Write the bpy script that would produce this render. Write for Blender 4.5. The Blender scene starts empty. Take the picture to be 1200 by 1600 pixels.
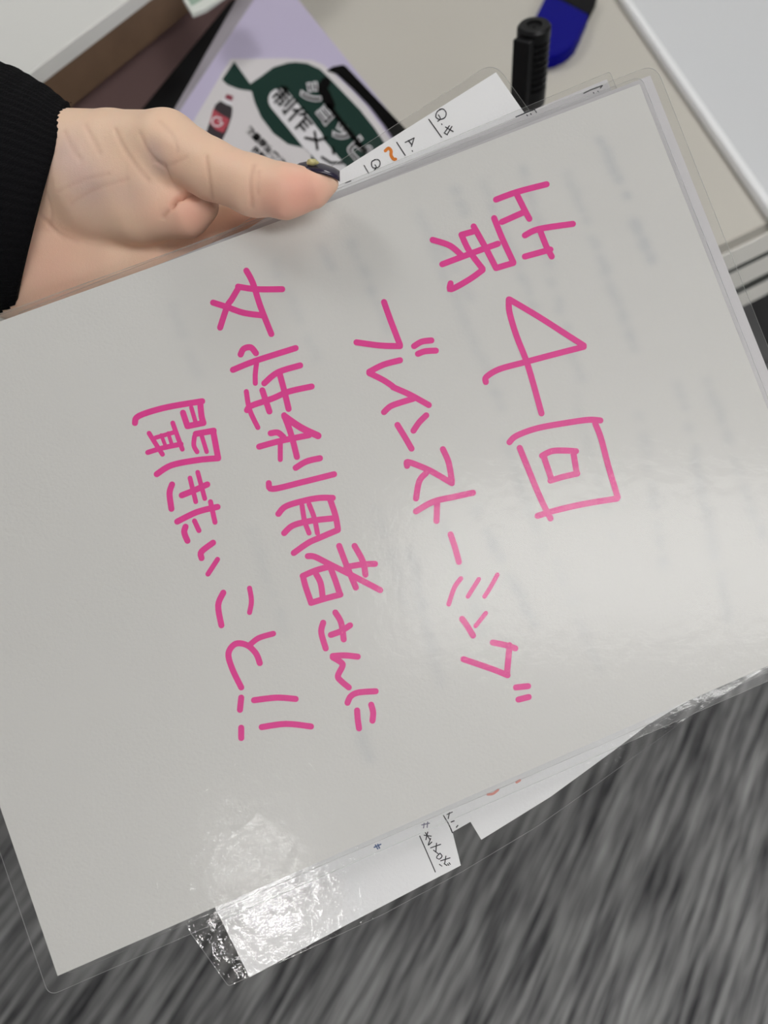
import bpy, bmesh, math, random
import numpy as np
from mathutils import Vector, Matrix
random.seed(4); np.random.seed(4)
C = bpy.context.scene.collection
sc = bpy.context.scene
R = math.radians

# ------------------------------------------------------------------ camera
F = 1109.0                                    # focal length in pixels of the 1200x1600 frame
CAM = Vector((0, 0, 1.05))
cd = bpy.data.cameras.new('camera'); cam = bpy.data.objects.new('camera', cd); C.objects.link(cam)
cam.location = CAM; cam.rotation_euler = (R(30), 0, 0)
cd.sensor_fit = 'VERTICAL'; cd.sensor_height = 36; cd.sensor_width = 27; cd.lens = F/1600*36
cd.clip_start = .01; cd.clip_end = 50
cd.dof.use_dof = True; cd.dof.focus_distance = .25; cd.dof.aperture_fstop = 8.0
sc.camera = cam
# ------------------------------------------------------------------ world, exposure
w = bpy.data.worlds.new('world'); sc.world = w; w.use_nodes = True
w.node_tree.nodes['Background'].inputs[0].default_value = (.8, .82, .85, 1)
w.node_tree.nodes['Background'].inputs[1].default_value = .3
sc.view_settings.view_transform = 'Standard'; sc.view_settings.look = 'None'
sc.view_settings.exposure = .78; sc.view_settings.gamma = 1
try: sc.view_settings.use_curve_mapping = False
except Exception: pass
sc.cycles.transparent_max_bounces = 40
# ceiling lights: x, y, width, depth, radiance, where
LAMPS = [(1.05, -.80, 1.7, .62, 5.5, 'unseen broad ceiling light panel, sized to brighten the lower right of the front sheet'),  # out of view, made oversized to brighten the sheet's lower right
         (-.24, -2.04, .24, .24, 26.0, 'small square ceiling light behind the person holding the sheets'),
         (.5, -3.2, .62, .62, 12.0, 'unseen square ceiling light near the back wall, added to light the desk front'),  # out of view, added to brighten the desk front
         (.9, 1.7, .62, .62, 9.0, 'square ceiling light beyond the right end of the desk'),
         (-1.3, 1.0, .62, .62, 9.0, 'square ceiling light beyond the left end of the desk')]

# ------------------------------------------------------------------ measuring helpers
RT = np.array([1., 0, 0]); DN = np.array([0, -math.sin(R(60)), -math.cos(R(60))]); FW = np.array([0, math.cos(R(60)), -math.sin(R(60))])
M3 = np.stack([RT, DN, FW], 1)                # camera axes (right, down, forward) -> world
CAMN = np.array(CAM)
def ray(px, py): return M3 @ np.array([(px-600)/F, (py-800)/F, 1.0])
def PD(px, py, d): return CAMN + ray(px, py)*d             # point at a measured depth
def PZ(px, py, z):                                          # point on a level surface
    r = ray(px, py); return CAMN + r*((z-CAMN[2])/r[2])
# ------------------------------------------------------------------ object helpers
def empty(name, loc=(0, 0, 0), label=None, cat=None, group=None, mat=None):
    o = bpy.data.objects.new(name, None); C.objects.link(o)
    if mat is not None: o.matrix_world = mat
    else: o.location = loc
    o.empty_display_size = .02
    tag(o, label, cat, group); return o
def tag(o, label=None, cat=None, group=None, kind=None):
    if label: o['label'] = label
    if cat: o['category'] = cat
    if group: o['group'] = group
    if kind: o['kind'] = kind
    return o
def mesh_obj(name, verts, faces, mat, parent=None, smooth=False, local=False):
    """verts in world coordinates (or the parent's own when local)"""
    me = bpy.data.meshes.new(name); 
    v = [tuple(map(float, p)) for p in verts]
    o = bpy.data.objects.new(name, me)
    if parent is not None:
        o.parent = parent
        if not local:
            inv = parent_world(parent).inverted(); v = [tuple(inv @ Vector(p)) for p in v]
    me.from_pydata(v, [], faces); me.update()
    if mat: me.materials.append(mat)
    C.objects.link(o)
    if smooth: me.polygons.foreach_set('use_smooth', [True]*len(me.polygons))
    return o
def parent_world(o):
    m = o.matrix_basis.copy()
    while o.parent: o = o.parent; m = o.matrix_basis @ m
    return m
def bm_obj(name, bm, mat, parent=None, smooth=False, local=False):
    bm.normal_update()
    me = bpy.data.meshes.new(name); o = bpy.data.objects.new(name, me)
    if parent is not None:
        o.parent = parent
        if not local: bm.transform(parent_world(parent).inverted())
    bm.to_mesh(me); bm.free()
    for m in (mat if isinstance(mat, (list, tuple)) else [mat]): me.materials.append(m)
    C.objects.link(o)
    if smooth: me.polygons.foreach_set('use_smooth', [True]*len(me.polygons))
    return o
def prism(poly, z0, z1, bevel=0, seg=2):
    """upright prism over a world xy outline"""
    bm = bmesh.new()
    a = sum(poly[i][0]*poly[(i+1) % len(poly)][1]-poly[(i+1) % len(poly)][0]*poly[i][1] for i in range(len(poly)))
    if a < 0: poly = poly[::-1]
    lo = [bm.verts.new((p[0], p[1], z0)) for p in poly]; hi = [bm.verts.new((p[0], p[1], z1)) for p in poly]
    bm.faces.new(lo[::-1]); bm.faces.new(hi)
    n = len(poly)
    for i in range(n): bm.faces.new((lo[i], lo[(i+1) % n], hi[(i+1) % n], hi[i]))
    if bevel: bmesh.ops.bevel(bm, geom=bm.edges[:], offset=bevel, segments=seg, affect='EDGES', profile=.5)
    return bm
def box_bm(o, ax, ay, az, bevel=0):
    """box from a corner and three edge vectors"""
    bm = bmesh.new(); o, ax, ay, az = (Vector(v) for v in (o, ax, ay, az))
    v = [bm.verts.new(o+ax*i+ay*j+az*k) for i in (0, 1) for j in (0, 1) for k in (0, 1)]
    for f in ((0, 1, 3, 2), (4, 6, 7, 5), (0, 4, 5, 1), (2, 3, 7, 6), (0, 2, 6, 4), (1, 5, 7, 3)): bm.faces.new([v[i] for i in f])
    bmesh.ops.recalc_face_normals(bm, faces=bm.faces[:])
    if bevel: bmesh.ops.bevel(bm, geom=bm.edges[:], offset=bevel, segments=2, affect='EDGES', profile=.5)
    return bm
# ------------------------------------------------------------------ materials
def srgb(r, g, b):
    f = lambda c: (c/255/12.92) if c/255 <= .04045 else ((c/255+.055)/1.055)**2.4
    return (f(r), f(g), f(b), 1)
def mat(name, col, rough=.5, spec=.5, bump=0, bscale=300, var=0, vscale=20, **kw):
    m = bpy.data.materials.new(name); m.use_nodes = True
    n, l = m.node_tree.nodes, m.node_tree.links; p = n['Principled BSDF']
    p.inputs['Base Color'].default_value = col; p.inputs['Roughness'].default_value = rough
    p.inputs['Specular IOR Level'].default_value = spec
    for k, v in kw.items(): p.inputs[k.replace('_', ' ')].default_value = v
    tc = n.new('ShaderNodeTexCoord')
    if var:
        t = n.new('ShaderNodeTexNoise'); t.inputs['Scale'].default_value = vscale; t.inputs['Detail'].default_value = 5
        l.new(tc.outputs['Object'], t.inputs['Vector'])
        mx = n.new('ShaderNodeMix'); mx.data_type = 'RGBA'
        mx.inputs[6].default_value = tuple(c*(1-var) for c in col[:3])+(1,); mx.inputs[7].default_value = tuple(min(1, c*(1+var)) for c in col[:3])+(1,)
        l.new(t.outputs['Fac'], mx.inputs[0]); l.new(mx.outputs[2], p.inputs['Base Color'])
    if bump:
        t = n.new('ShaderNodeTexNoise'); t.inputs['Scale'].default_value = bscale; t.inputs['Detail'].default_value = 4
        l.new(tc.outputs['Object'], t.inputs['Vector'])
        b = n.new('ShaderNodeBump'); b.inputs['Strength'].default_value = bump; b.inputs['Distance'].default_value = .001
        l.new(t.outputs['Fac'], b.inputs['Height']); l.new(b.outputs['Normal'], p.inputs['Normal'])
    return m
def film_mat(name, wob=.25, rough=.07, scale=160, tint=.965, soft=.5):
    """clear laminating plastic: see-through, with a wavy glossy skin"""
    m = bpy.data.materials.new(name); m.use_nodes = True
    n, l = m.node_tree.nodes, m.node_tree.links; n.clear()
    out = n.new('ShaderNodeOutputMaterial'); mix = n.new('ShaderNodeMixShader')
    tr = n.new('ShaderNodeBsdfTransparent'); tr.inputs[0].default_value = (tint, tint, tint, 1)
    gl = n.new('ShaderNodeBsdfGlossy'); gl.inputs['Roughness'].default_value = rough
    gs = n.new('ShaderNodeBsdfGlossy'); gs.inputs['Roughness'].default_value = .36; gm = n.new('ShaderNodeMixShader'); gm.inputs[0].default_value = soft
    fr = n.new('ShaderNodeFresnel')
    ge = n.new('ShaderNodeNewGeometry'); mr = n.new('ShaderNodeMapRange'); mr.inputs['To Min'].default_value = 1.5; mr.inputs['To Max'].default_value = 1/1.5
    l.new(ge.outputs['Backfacing'], mr.inputs['Value']); l.new(mr.outputs[0], fr.inputs[0])     # a thin sheet: the same reflection on both faces
    tc = n.new('ShaderNodeTexCoord')
    t = n.new('ShaderNodeTexNoise'); t.inputs['Scale'].default_value = scale; t.inputs['Detail'].default_value = 3
    t2 = n.new('ShaderNodeTexNoise'); t2.inputs['Scale'].default_value = scale*7; t2.inputs['Detail'].default_value = 2
    l.new(tc.outputs['Object'], t.inputs['Vector']); l.new(tc.outputs['Object'], t2.inputs['Vector'])
    ad = n.new('ShaderNodeMath'); ad.operation = 'MULTIPLY_ADD'; ad.inputs[1].default_value = .12
    l.new(t2.outputs['Fac'], ad.inputs[0]); l.new(t.outputs['Fac'], ad.inputs[2])
    b = n.new('ShaderNodeBump'); b.inputs['Strength'].default_value = wob; b.inputs['Distance'].default_value = .001
    l.new(ad.outputs[0], b.inputs['Height']); l.new(b.outputs['Normal'], gl.inputs['Normal'])
    l.new(fr.outputs[0], mix.inputs[0]); l.new(tr.outputs[0], mix.inputs[1]); l.new(gl.outputs[0], gm.inputs[1]); l.new(gs.outputs[0], gm.inputs[2]); l.new(gm.outputs[0], mix.inputs[2])
    l.new(mix.outputs[0], out.inputs[0])
    return m
FILM = film_mat('clear_laminate', .2, .05, 220, .975, .7)
FILM_WAVY = film_mat('clear_laminate_wavy', .30, .03, 170, .975, .0)
def rim_mat():
    m = bpy.data.materials.new('laminate_rim'); m.use_nodes = True
    n, l = m.node_tree.nodes, m.node_tree.links; n.clear()
    out = n.new('ShaderNodeOutputMaterial'); mix = n.new('ShaderNodeMixShader'); mix.inputs[0].default_value = .45
    tr = n.new('ShaderNodeBsdfTransparent'); df = n.new('ShaderNodeBsdfPrincipled')
    df.inputs['Base Color'].default_value = (.85, .86, .86, 1); df.inputs['Roughness'].default_value = .2
    l.new(tr.outputs[0], mix.inputs[1]); l.new(df.outputs[0], mix.inputs[2]); l.new(mix.outputs[0], out.inputs[0]); return m
RIM = rim_mat()
def paper_mat(name, col, ghost=False):
    m = mat(name, col, .6, 1.0, .10, 900, .012, 60)
    n, l = m.node_tree.nodes, m.node_tree.links; p = n['Principled BSDF']
    if ghost:       # print on the back of the sheet showing through
        at = n.new('ShaderNodeAttribute'); at.attribute_name = 'showthrough'
        mx = n.new('ShaderNodeMix'); mx.data_type = 'RGBA'; mx.inputs[7].default_value = srgb(176, 180, 184)
        src = p.inputs['Base Color'].links[0].from_socket
        l.new(src, mx.inputs[6]); l.new(at.outputs['Fac'], mx.inputs[0]); l.new(mx.outputs[2], p.inputs['Base Color'])
    return m
PAPER = paper_mat('paper_white_shaded', (.63, .622, .60, 1), True)  # white paper, greyed so its colour carries the front sheet's shading
PAPER2 = paper_mat('paper_plain_shaded', (.58, .565, .58, 1)); PAPER3 = paper_mat('paper_bright', (.84, .84, .85, 1))  # first one darkened to lilac grey for the shadow between the sheets
PINK = mat('pink_marker_ink', srgb(228, 54, 148), .5, .45, 0, 1, .10, 250)
PENCIL = mat('grey_pen_ink', srgb(58, 58, 62), .7, .2); ORANGE = mat('orange_ink', srgb(222, 130, 50), .6, .2)
BLUEINK = mat('blue_ink', srgb(70, 95, 140), .7, .2); REDINK = mat('red_ink', srgb(225, 150, 140), .7, .2); VIOLET = mat('violet_ink', srgb(110, 105, 130), .7, .2)

# ================================================================== setting
def struct(o): o['kind'] = 'structure'; return o
def carpet_mat():
    m = bpy.data.materials.new('carpet_streaked'); m.use_nodes = True
    n, l = m.node_tree.nodes, m.node_tree.links; p = n['Principled BSDF']
    p.inputs['Roughness'].default_value = .95; p.inputs['Specular IOR Level'].default_value = .1
    tc = n.new('ShaderNodeTexCoord')
    def noise(sx, sy, scale, det, dist=0):
        mp = n.new('ShaderNodeMapping'); mp.vector_type = 'TEXTURE'; mp.inputs['Rotation'].default_value = (0, 0, R(-32)); mp.inputs['Scale'].default_value = (1/sx, 1/sy, 1)
        t = n.new('ShaderNodeTexNoise'); t.inputs['Scale'].default_value = scale; t.inputs['Detail'].default_value = det; t.inputs['Distortion'].default_value = dist
        l.new(tc.outputs['Object'], mp.inputs['Vector']); l.new(mp.outputs[0], t.inputs['Vector']); return t
    a = noise(1, .045, 120, 3); b = noise(1, .05, 320, 2); c = noise(1, .35, 16, 2)
    m1 = n.new('ShaderNodeMath'); m1.operation = 'MULTIPLY_ADD'; m1.inputs[1].default_value = .55; l.new(b.outputs['Fac'], m1.inputs[0]); l.new(a.outputs['Fac'], m1.inputs[2])
    m2 = n.new('ShaderNodeMath'); m2.operation = 'MULTIPLY_ADD'; m2.inputs[1].default_value = .28; l.new(c.outputs['Fac'], m2.inputs[0]); l.new(m1.outputs[0], m2.inputs[2])
    r = n.new('ShaderNodeValToRGB'); e = r.color_ramp.elements
    e[0].position = .78; e[0].color = srgb(60, 60, 63); e[1].position = 1.28; e[1].color = srgb(172, 172, 172)
    d = n.new('ShaderNodeMath'); d.operation = 'MULTIPLY'; d.inputs[1].default_value = 1/1.45
    e[0].position = .50; e[1].position = .80
    l.new(m2.outputs[0], d.inputs[0]); l.new(d.outputs[0], r.inputs[0]); l.new(r.outputs[0], p.inputs['Base Color'])
    bm = n.new('ShaderNodeBump'); bm.inputs['Strength'].default_value = .5; bm.inputs['Distance'].default_value = .003
    l.new(b.outputs['Fac'], bm.inputs['Height']); l.new(bm.outputs['Normal'], p.inputs['Normal'])
    return m
X0, X1, Y0, Y1, H = -3.2, 3.2, -4.2, 3.0, 2.6
WALL = mat('wall_paint', (.72, .72, .70, 1), .8, .2, .05, 200); CEIL = mat('ceiling_board', (.78, .78, .76, 1), .9, .1, .3, 120)
struct(bm_obj('floor', box_bm((X0, Y0, -.05), (X1-X0, 0, 0), (0, Y1-Y0, 0), (0, 0, .05)), carpet_mat()))
struct(bm_obj('ceiling', box_bm((X0, Y0, H), (X1-X0, 0, 0), (0, Y1-Y0, 0), (0, 0, .05)), CEIL))
struct(bm_obj('wall_left', box_bm((X0-.05, Y0, 0), (.05, 0, 0), (0, Y1-Y0, 0), (0, 0, H)), WALL))
struct(bm_obj('wall_right', box_bm((X1, Y0, 0), (.05, 0, 0), (0, Y1-Y0, 0), (0, 0, H)), WALL))
struct(bm_obj('wall_back', box_bm((X0, Y0-.05, 0), (X1-X0, 0, 0), (0, .05, 0), (0, 0, H)), WALL))
struct(bm_obj('wall_front', box_bm((X0, Y1, 0), (X1-X0, 0, 0), (0, .05, 0), (0, 0, H)), WALL))
LFR = mat('lamp_frame', (.8, .8, .8, 1), .4)
def lamp_mat(power):
    m = bpy.data.materials.new('lamp_diffuser'); m.use_nodes = True; n = m.node_tree.nodes; n.clear()
    e_ = n.new('ShaderNodeEmission'); e_.inputs[0].default_value = (1, .99, .972, 1); e_.inputs[1].default_value = power
    o_ = n.new('ShaderNodeOutputMaterial'); m.node_tree.links.new(e_.outputs[0], o_.inputs[0]); return m
for x, y, lw, ld, power, lab in LAMPS:
    t = empty('ceiling_light', (x, y, H), lab, 'ceiling light', 'ceiling lights')
    sx, sy, k = lw/2, ld/2, .02
    for a, b, c, d in ((-sx, -sy, lw, k), (-sx, sy-k, lw, k), (-sx, -sy+k, k, ld-2*k), (sx-k, -sy+k, k, ld-2*k)):
        bm_obj('frame', box_bm((a, b, -.03), (c, 0, 0), (0, d, 0), (0, 0, .029)), LFR, t, local=True)
    bm_obj('diffuser', box_bm((-sx+k, -sy+k, -.024), (lw-2*k, 0, 0), (0, ld-2*k, 0), (0, 0, .02)), lamp_mat(power), t, local=True)

# ================================================================== desk
DZ = .72
DESKM = mat('desk_laminate', srgb(192, 188, 179), .38, .4, .03, 500, .015, 8)
BANDM = mat('desk_edge_band', srgb(240, 238, 232), .4, .4); DARK = mat('black_steel', (.006, .006, .007, 1), .6, .15)
GROOVE = mat('desk_groove', srgb(120, 116, 108), .7)
pa, pb = PZ(1120, 390, DZ), PZ(1200, 352, DZ)
e = pb-pa; e[2] = 0; e /= np.linalg.norm(e)               # along the front edge, to the right
bk = np.array([-e[1], e[0], 0])                          # into the desk
fl = pa - e*.95; L, D = 1.75, .80
desk = empty('desk', tuple((fl+e*L/2+bk*D/2)[:2])+(0,), 'pale beige office desk with drawer fronts under its edge', 'desk')
V = lambda a: Vector(tuple(map(float, a)))
up = np.array([0, 0, 1.])
def dbox(name, s0, s1, b0, b1, z0, z1, m, bev=.001, parent=None):
    o = fl + e*s0 + bk*b0; o[2] = z0
    return bm_obj(name, box_bm(V(o), V(e*(s1-s0)), V(bk*(b1-b0)), Vector((0, 0, z1-z0)), bev), m, parent or desk)
dbox('tabletop', 0, L, .002, D, DZ-.032, DZ, DESKM, .0012)
dbox('edge_band', 0, L, .0002, .0025, DZ-.0315, DZ-.0105, BANDM, .0008)
dbox('drawer_front', .04, L-.04, .003, .030, DZ-.066, DZ-.0375, BANDM, .002)
dbox('drawer_front', .04, L-.04, .003, .030, DZ-.098, DZ-.0715, BANDM, .002)
GAP_SHADE = mat('gap_shade_grey', srgb(74, 76, 74), .8, .1)  # dark grey painted for the shade in the gaps above the drawer fronts
dbox('gap_shade_strip', .03, L-.03, .0008, .02, DZ-.0372, DZ-.0325, GAP_SHADE, 0); dbox('gap_shade_strip', .03, L-.03, .0012, .02, DZ-.0712, DZ-.0663, GAP_SHADE, 0)
dbox('drawer_box', .05, L-.05, .0305, .40, DZ-.096, DZ-.0325, DARK, 0)
for s0 in (.02, L-.07): dbox('leg', s0, s0+.045, .05, D-.05, 0, DZ-.0325, DARK, .002) if s0 < 1 else dbox('leg', s0, s0+.045, .45, D-.05, 0, DZ-.0325, DARK, .002)
ped = empty('dark_filler_pedestal', tuple((fl+e*1.1+bk*.2)[:2])+(0,), 'added black drawer pedestal filling the dark under the right half of the desk', 'cabinet')  # added to fill the dark area under the desk
dbox('body', .90, 1.34, .055, .44, .002, DZ-.10, DARK, .003, ped)
for k in range(3): dbox('drawer', .905, 1.335, .035, .0545, .03+k*.193, .03+k*.193+.185, mat('black_drawer', (.012, .012, .014, 1), .35), .003, ped)

# ================================================================== things on the desk
# --- small whiteboard
def pxpoly(pts, z): return [tuple(PZ(x, y, z)[:2]) for x, y in pts]
bz = DZ+.007
A0 = PZ(975, 0, bz); A1 = PZ(1200, 325, bz); d1 = A1-A0; d1 /= np.linalg.norm(d1); n1 = np.array([-d1[1], d1[0], 0]) 
if n1[0] < 0: n1 = -n1
cor = A1 + d1*.012
wb = empty('tabletop_whiteboard', tuple(cor[:2])+(DZ,), 'light grey whiteboard with a glossy white rim lying on the desk', 'whiteboard')
WBF = mat('white_plastic_rim', (.90, .91, .93, 1), .2, .6); WBP = mat('whiteboard_panel', srgb(212, 214, 217), .25, .5, .02, 300)
Lb, Wb, rw = .42, .30, .0075
def wbox(name, a0, a1, b0, b1, z0, z1, m, bev):
    o = cor - d1*a1 + n1*b0; o[2] = z0
    return bm_obj(name, box_bm(V(o), V(d1*(a1-a0)), V(n1*(b1-b0)), Vector((0, 0, z1-z0)), bev), m, wb, smooth=False)
wbox('panel', rw, Lb-rw, rw, Wb-rw, DZ+.003, bz-.0012, WBP, 0)
wbox('rim', 0, Lb, 0, rw, DZ, bz, WBF, .002); wbox('rim', 0, Lb, Wb-rw, Wb, DZ, bz, WBF, .002)
wbox('rim', 0, rw, rw, Wb-rw, DZ, bz, WBF, .002); wbox('rim', Lb-rw, Lb, rw, Wb-rw, DZ, bz, WBF, .002)
# --- eraser
er = empty('whiteboard_eraser', tuple(PZ(880, 40, DZ)[:2])+(DZ,), 'blue whiteboard eraser with a black felt pad, behind the black marker', 'eraser')
ez = DZ+.012
BLUE = mat('blue_plastic', srgb(4, 4, 122), .6, .08, Coat_Weight=.0); FELT = mat('black_felt', (.012, .012, .013, 1), .95, .1, .5, 900)
bm = prism(pxpoly([(855, -13), (921, 22), (912, 41), (902, 62), (895, 71), (885, 78), (872, 84), (852, 89), (838, 87), (828, 78), (824, 66), (832, 36)], ez), DZ+.0003, ez, .0022, 3)
bm_obj('shell', bm, BLUE, er)
bm_obj('felt_pad', prism(pxpoly([(855, -12.5), (920, 21.5), (935, -8), (868, -42)], ez-.002), DZ+.0003, ez-.002, .0012), FELT, er)
# --- marker standing on the desk
top = PD(835, 38, .392); hz = top[2]-DZ
base = np.array([top[0]+.013, top[1]-.002, DZ])
axis = (top-base)/np.linalg.norm(top-base); Lm = float(np.linalg.norm(top-base))
zq = Vector((0, 0, 1)).rotation_difference(V(axis)); 
mk = empty('whiteboard_marker', mat=Matrix.Translation(V(base)) @ zq.to_matrix().to_4x4(), label='black ribbed-cap whiteboard marker standing upright on the desk', cat='marker')
MBLK = mat('marker_black', (.005, .005, .006, 1), .5, .2); MBLK2 = mat('marker_black_satin', (.007, .007, .008, 1), .4, .25)
MWH = mat('marker_barrel_white', (.75, .75, .76, 1), .3)
def lathe(prof, n=40):
    bm = bmesh.new(); rings = []
    for r, z in prof: rings.append([bm.verts.new((r*math.cos(2*math.pi*i/n), r*math.sin(2*math.pi*i/n), z)) for i in range(n)])
    for a, b in zip(rings, rings[1:]):
        for i in range(n): bm.faces.new((a[i], a[(i+1) % n], b[(i+1) % n], b[i]))
    bm.faces.new(rings[0][::-1]); bm.faces.new(rings[-1]); return bm
rm = .0094
cz = Lm-.043
bm_obj('barrel', lathe([(.0086, .0), (.0092, .001), (.0092, cz-.004), (.0085, cz-.003), (.0085, cz)]), MWH, mk, True, True)
prof = [(rm, cz+.0003), (rm, cz+.010)]
z = cz+.0105
while z < Lm-.007:                                        # grip rings
    prof += [(rm-.0016, z), (rm-.0016, z+.0014), (rm, z+.0017), (rm, z+.0030)]; z += .0035
prof += [(rm, Lm-.0014), (rm-.0012, Lm), (.0046, Lm), (.0044, Lm-.0012), (.0012, Lm-.0012), (.0009, Lm-.0006)]
bm_obj('cap', lathe(prof, 48), MBLK2, mk, False, True)
clip = box_bm((-.0052, -.0135, cz+.001), (.0104, 0, 0), (0, .006, 0), (0, 0, Lm-.004-cz), .0008)
bmesh.ops.rotate(clip, cent=(0, 0, 0), matrix=Matrix.Rotation(R(-38), 3, 'Z'), verts=clip.verts[:])
bm_obj('clip', clip, MBLK, mk, False, True)
# --- monitor riser, upper left
rz = DZ+.08
q0, q1 = PZ(35, 121, rz), PZ(197, 0, rz); d2 = q1-q0; d2 /= np.linalg.norm(d2); n2 = np.array([-d2[1], d2[0], 0])   # n2 = away from us
rs = empty('monitor_riser', tuple((q0+n2*.12)[:2])+(DZ,), 'brown wooden desk riser with a white top, at the upper left', 'riser')
RWHT = mat('riser_white_top', srgb(214, 214, 211), .55, .3, .06, 900); RWD = mat('riser_dark_wood', srgb(120, 96, 77), .5, .3, .1, 90, .25, 35); RPN = mat('riser_mauve_panel', srgb(142, 115, 113), .5, .3, 0, 1, .06, 20)
REDG = mat('riser_grey_edge', srgb(236, 236, 232), .4)
def rbox(name, a0, a1, b0, b1, z0, z1, m, bev=.0005):
    o = q0 + d2*a0 + n2*b0; o[2] = z0
    return bm_obj(name, box_bm(V(o), V(d2*(a1-a0)), V(n2*(b1-b0)), Vector((0, 0, z1-z0)), bev), m, rs)
rbox('top_board', -.10, .32, 0, .24, rz-.009, rz, RWHT, .001)
rbox('edge_strip', -.10, .32, -.0012, -.0001, rz-.0091, rz-.0002, REDG, 0)
rbox('wooden_rail', -.10, .32, -.001, .23, rz-.033, rz-.0092, RWD)
rbox('front_panel', -.09, .31, .006, .018, DZ, rz-.0331, RPN)
rbox('side_panel', -.09, -.074, .0181, .23, DZ, rz-.0331, RPN); rbox('side_panel', .294, .31, .0181, .23, DZ, rz-.0331, RPN)
# --- small packet on the riser's edge
pk = [(285, -4), (300, 21), (322, 12), (352, -9), (330, -45), (290, -40)]
pko = empty('paper_packet', tuple(PZ(310, -5, rz)[:2])+(rz,), 'small white and green paper packet on the edge of the brown riser', 'packet')
bm_obj('wrapper', prism(pxpoly(pk, rz+.0035), rz+.0003, rz+.0035, .0008), mat('packet_white', srgb(214, 218, 212), .6, .3, .4, 300), pko)
bm_obj('green_print', prism(pxpoly([(292, -4), (299, 9), (312, 2), (330, -12), (318, -30), (296, -25)], rz+.0037), rz+.00355, rz+.0037), mat('packet_green', srgb(150, 172, 156), .6), pko)
# --- lavender folder
LAV = mat('lavender_card', srgb(186, 178, 204), .45, .35, .03, 200); LAVG = mat('lavender_side', srgb(150, 145, 152), .5)
fz = DZ+.05
fo = empty('lavender_tray', tuple(PZ(430, 60, DZ)[:2])+(DZ,), 'lavender file tray with a grey lip along its left side, on the desk', 'tray')
c_ul, c_ll, c_ur, c_lr = PZ(402, -10, fz), PZ(245, 225, fz), PZ(459, -10, fz), PZ(650, 225, fz)
dl = (c_ul-c_ll); dl /= np.linalg.norm(dl); dr = (c_ur-c_lr); dr /= np.linalg.norm(dr)
far_l = c_ul + dl*.03; far_r = c_ur + dr*.03; near_l = c_ll - dl*.02; near_r = c_lr - dr*.03
bm_obj('base', prism([tuple(p[:2]) for p in (far_l, near_l, near_r, far_r)], DZ+.0002, fz, .0006), LAV, fo)
nl = np.array([-dl[1], dl[0], 0]); nl = nl if nl[0] < 0 else -nl
bm_obj('side_lip', prism([tuple(p[:2]) for p in (far_l+nl*.0025, near_l+nl*.0025, near_l+nl*.007, far_l+nl*.022)], DZ+.0002, fz-.008, .0005), LAVG, fo)
gb = empty('gap_shade_block', tuple((far_l+near_l)[:2]/2+nl[:2]*.03)+(DZ,), 'black block standing in for the deep shade between the brown riser and the lavender tray', 'box')  # added block, its black stands in for the shade in this gap
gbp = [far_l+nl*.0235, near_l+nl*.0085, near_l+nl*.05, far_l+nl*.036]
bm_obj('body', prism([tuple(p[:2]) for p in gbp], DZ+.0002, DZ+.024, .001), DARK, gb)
bm_obj('top_slab', prism([tuple(p[:2]) for p in gbp], DZ+.0243, DZ+.030, .001), DARK, gb)
# --- flyer with print
fy = empty('flyer', tuple(PZ(450, 160, fz)[:2])+(fz,), 'printed flyer with a dark green fish shape and a cola bottle, in the lavender tray', 'flyer')
def flat(name, pts, z, m, parent, th=.00012): return bm_obj(name, prism(pxpoly(pts, z+th), z, z+th), m, parent)
FW_ = mat('flyer_paper', srgb(206, 202, 204), .6, .3); GRN = mat('flyer_dark_green', srgb(28, 52, 46), .8, .1); BLK = mat('flyer_black', (.003, .003, .003, 1), .9, .05)
WHT = mat('flyer_white_print', srgb(214, 212, 216), .6, .3)
z0 = fz+.0004
flat('paper', [(360, 92), (245, 285), (330, 330), (600, 330), (616, 226), (594, 195), (572, 165), (547, 139), (522, 115), (505, 101), (488, 94), (450, 91)], z0, FW_, fy, .0003)
z1 = z0+.00035
flat('fish_print', [(366, 96), (347, 124), (355, 132), (373, 139), (393, 142), (398, 160), (408, 183), (427, 208), (450, 225), (480, 232), (486, 234), (486, 270), (500, 300), (590, 300), (606, 232), (585, 200), (563, 172), (540, 148), (514, 121), (500, 108), (480, 99), (463, 97), (450, 98), (427, 105), (407, 120), (391, 131)], z1, GRN, fy)
flat('black_band', [(511, 110), (520, 104), (536, 101), (541, 104), (640, 208), (622, 226), (601, 195), (578, 165), (553, 139), (526, 114)], z1+.0002, BLK, fy, .0004)
Z6 = lambda pts: [(300+x/6, 80+y/6) for x, y in pts]
Z5 = lambda pts: [(400+x/5, 80+y/5) for x, y in pts]
flat('bottle_print', Z6([(265, 465), (220, 500), (195, 560), (180, 620), (130, 770), (120, 850), (250, 900), (280, 840), (330, 740), (372, 610), (380, 545), (368, 508), (320, 480)]), z1, mat('cola_dark', srgb(42, 32, 38), .5), fy)
flat('bottle_neck_print', Z6([(304, 435), (272, 466), (320, 495), (366, 512), (380, 480), (376, 458)]), z1+.00015, WHT, fy)
flat('bottle_cap_print', Z6([(325, 400), (308, 440), (372, 468), (388, 422)]), z1+.0003, mat('cola_red', srgb(132, 46, 66), .5), fy)
flat('bottle_label_print', Z6([(200, 540), (165, 675), (225, 735), (292, 765), (335, 690), (352, 635), (280, 600)]), z1+.00015, mat('label_red', srgb(170, 62, 76), .5), fy)
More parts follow.
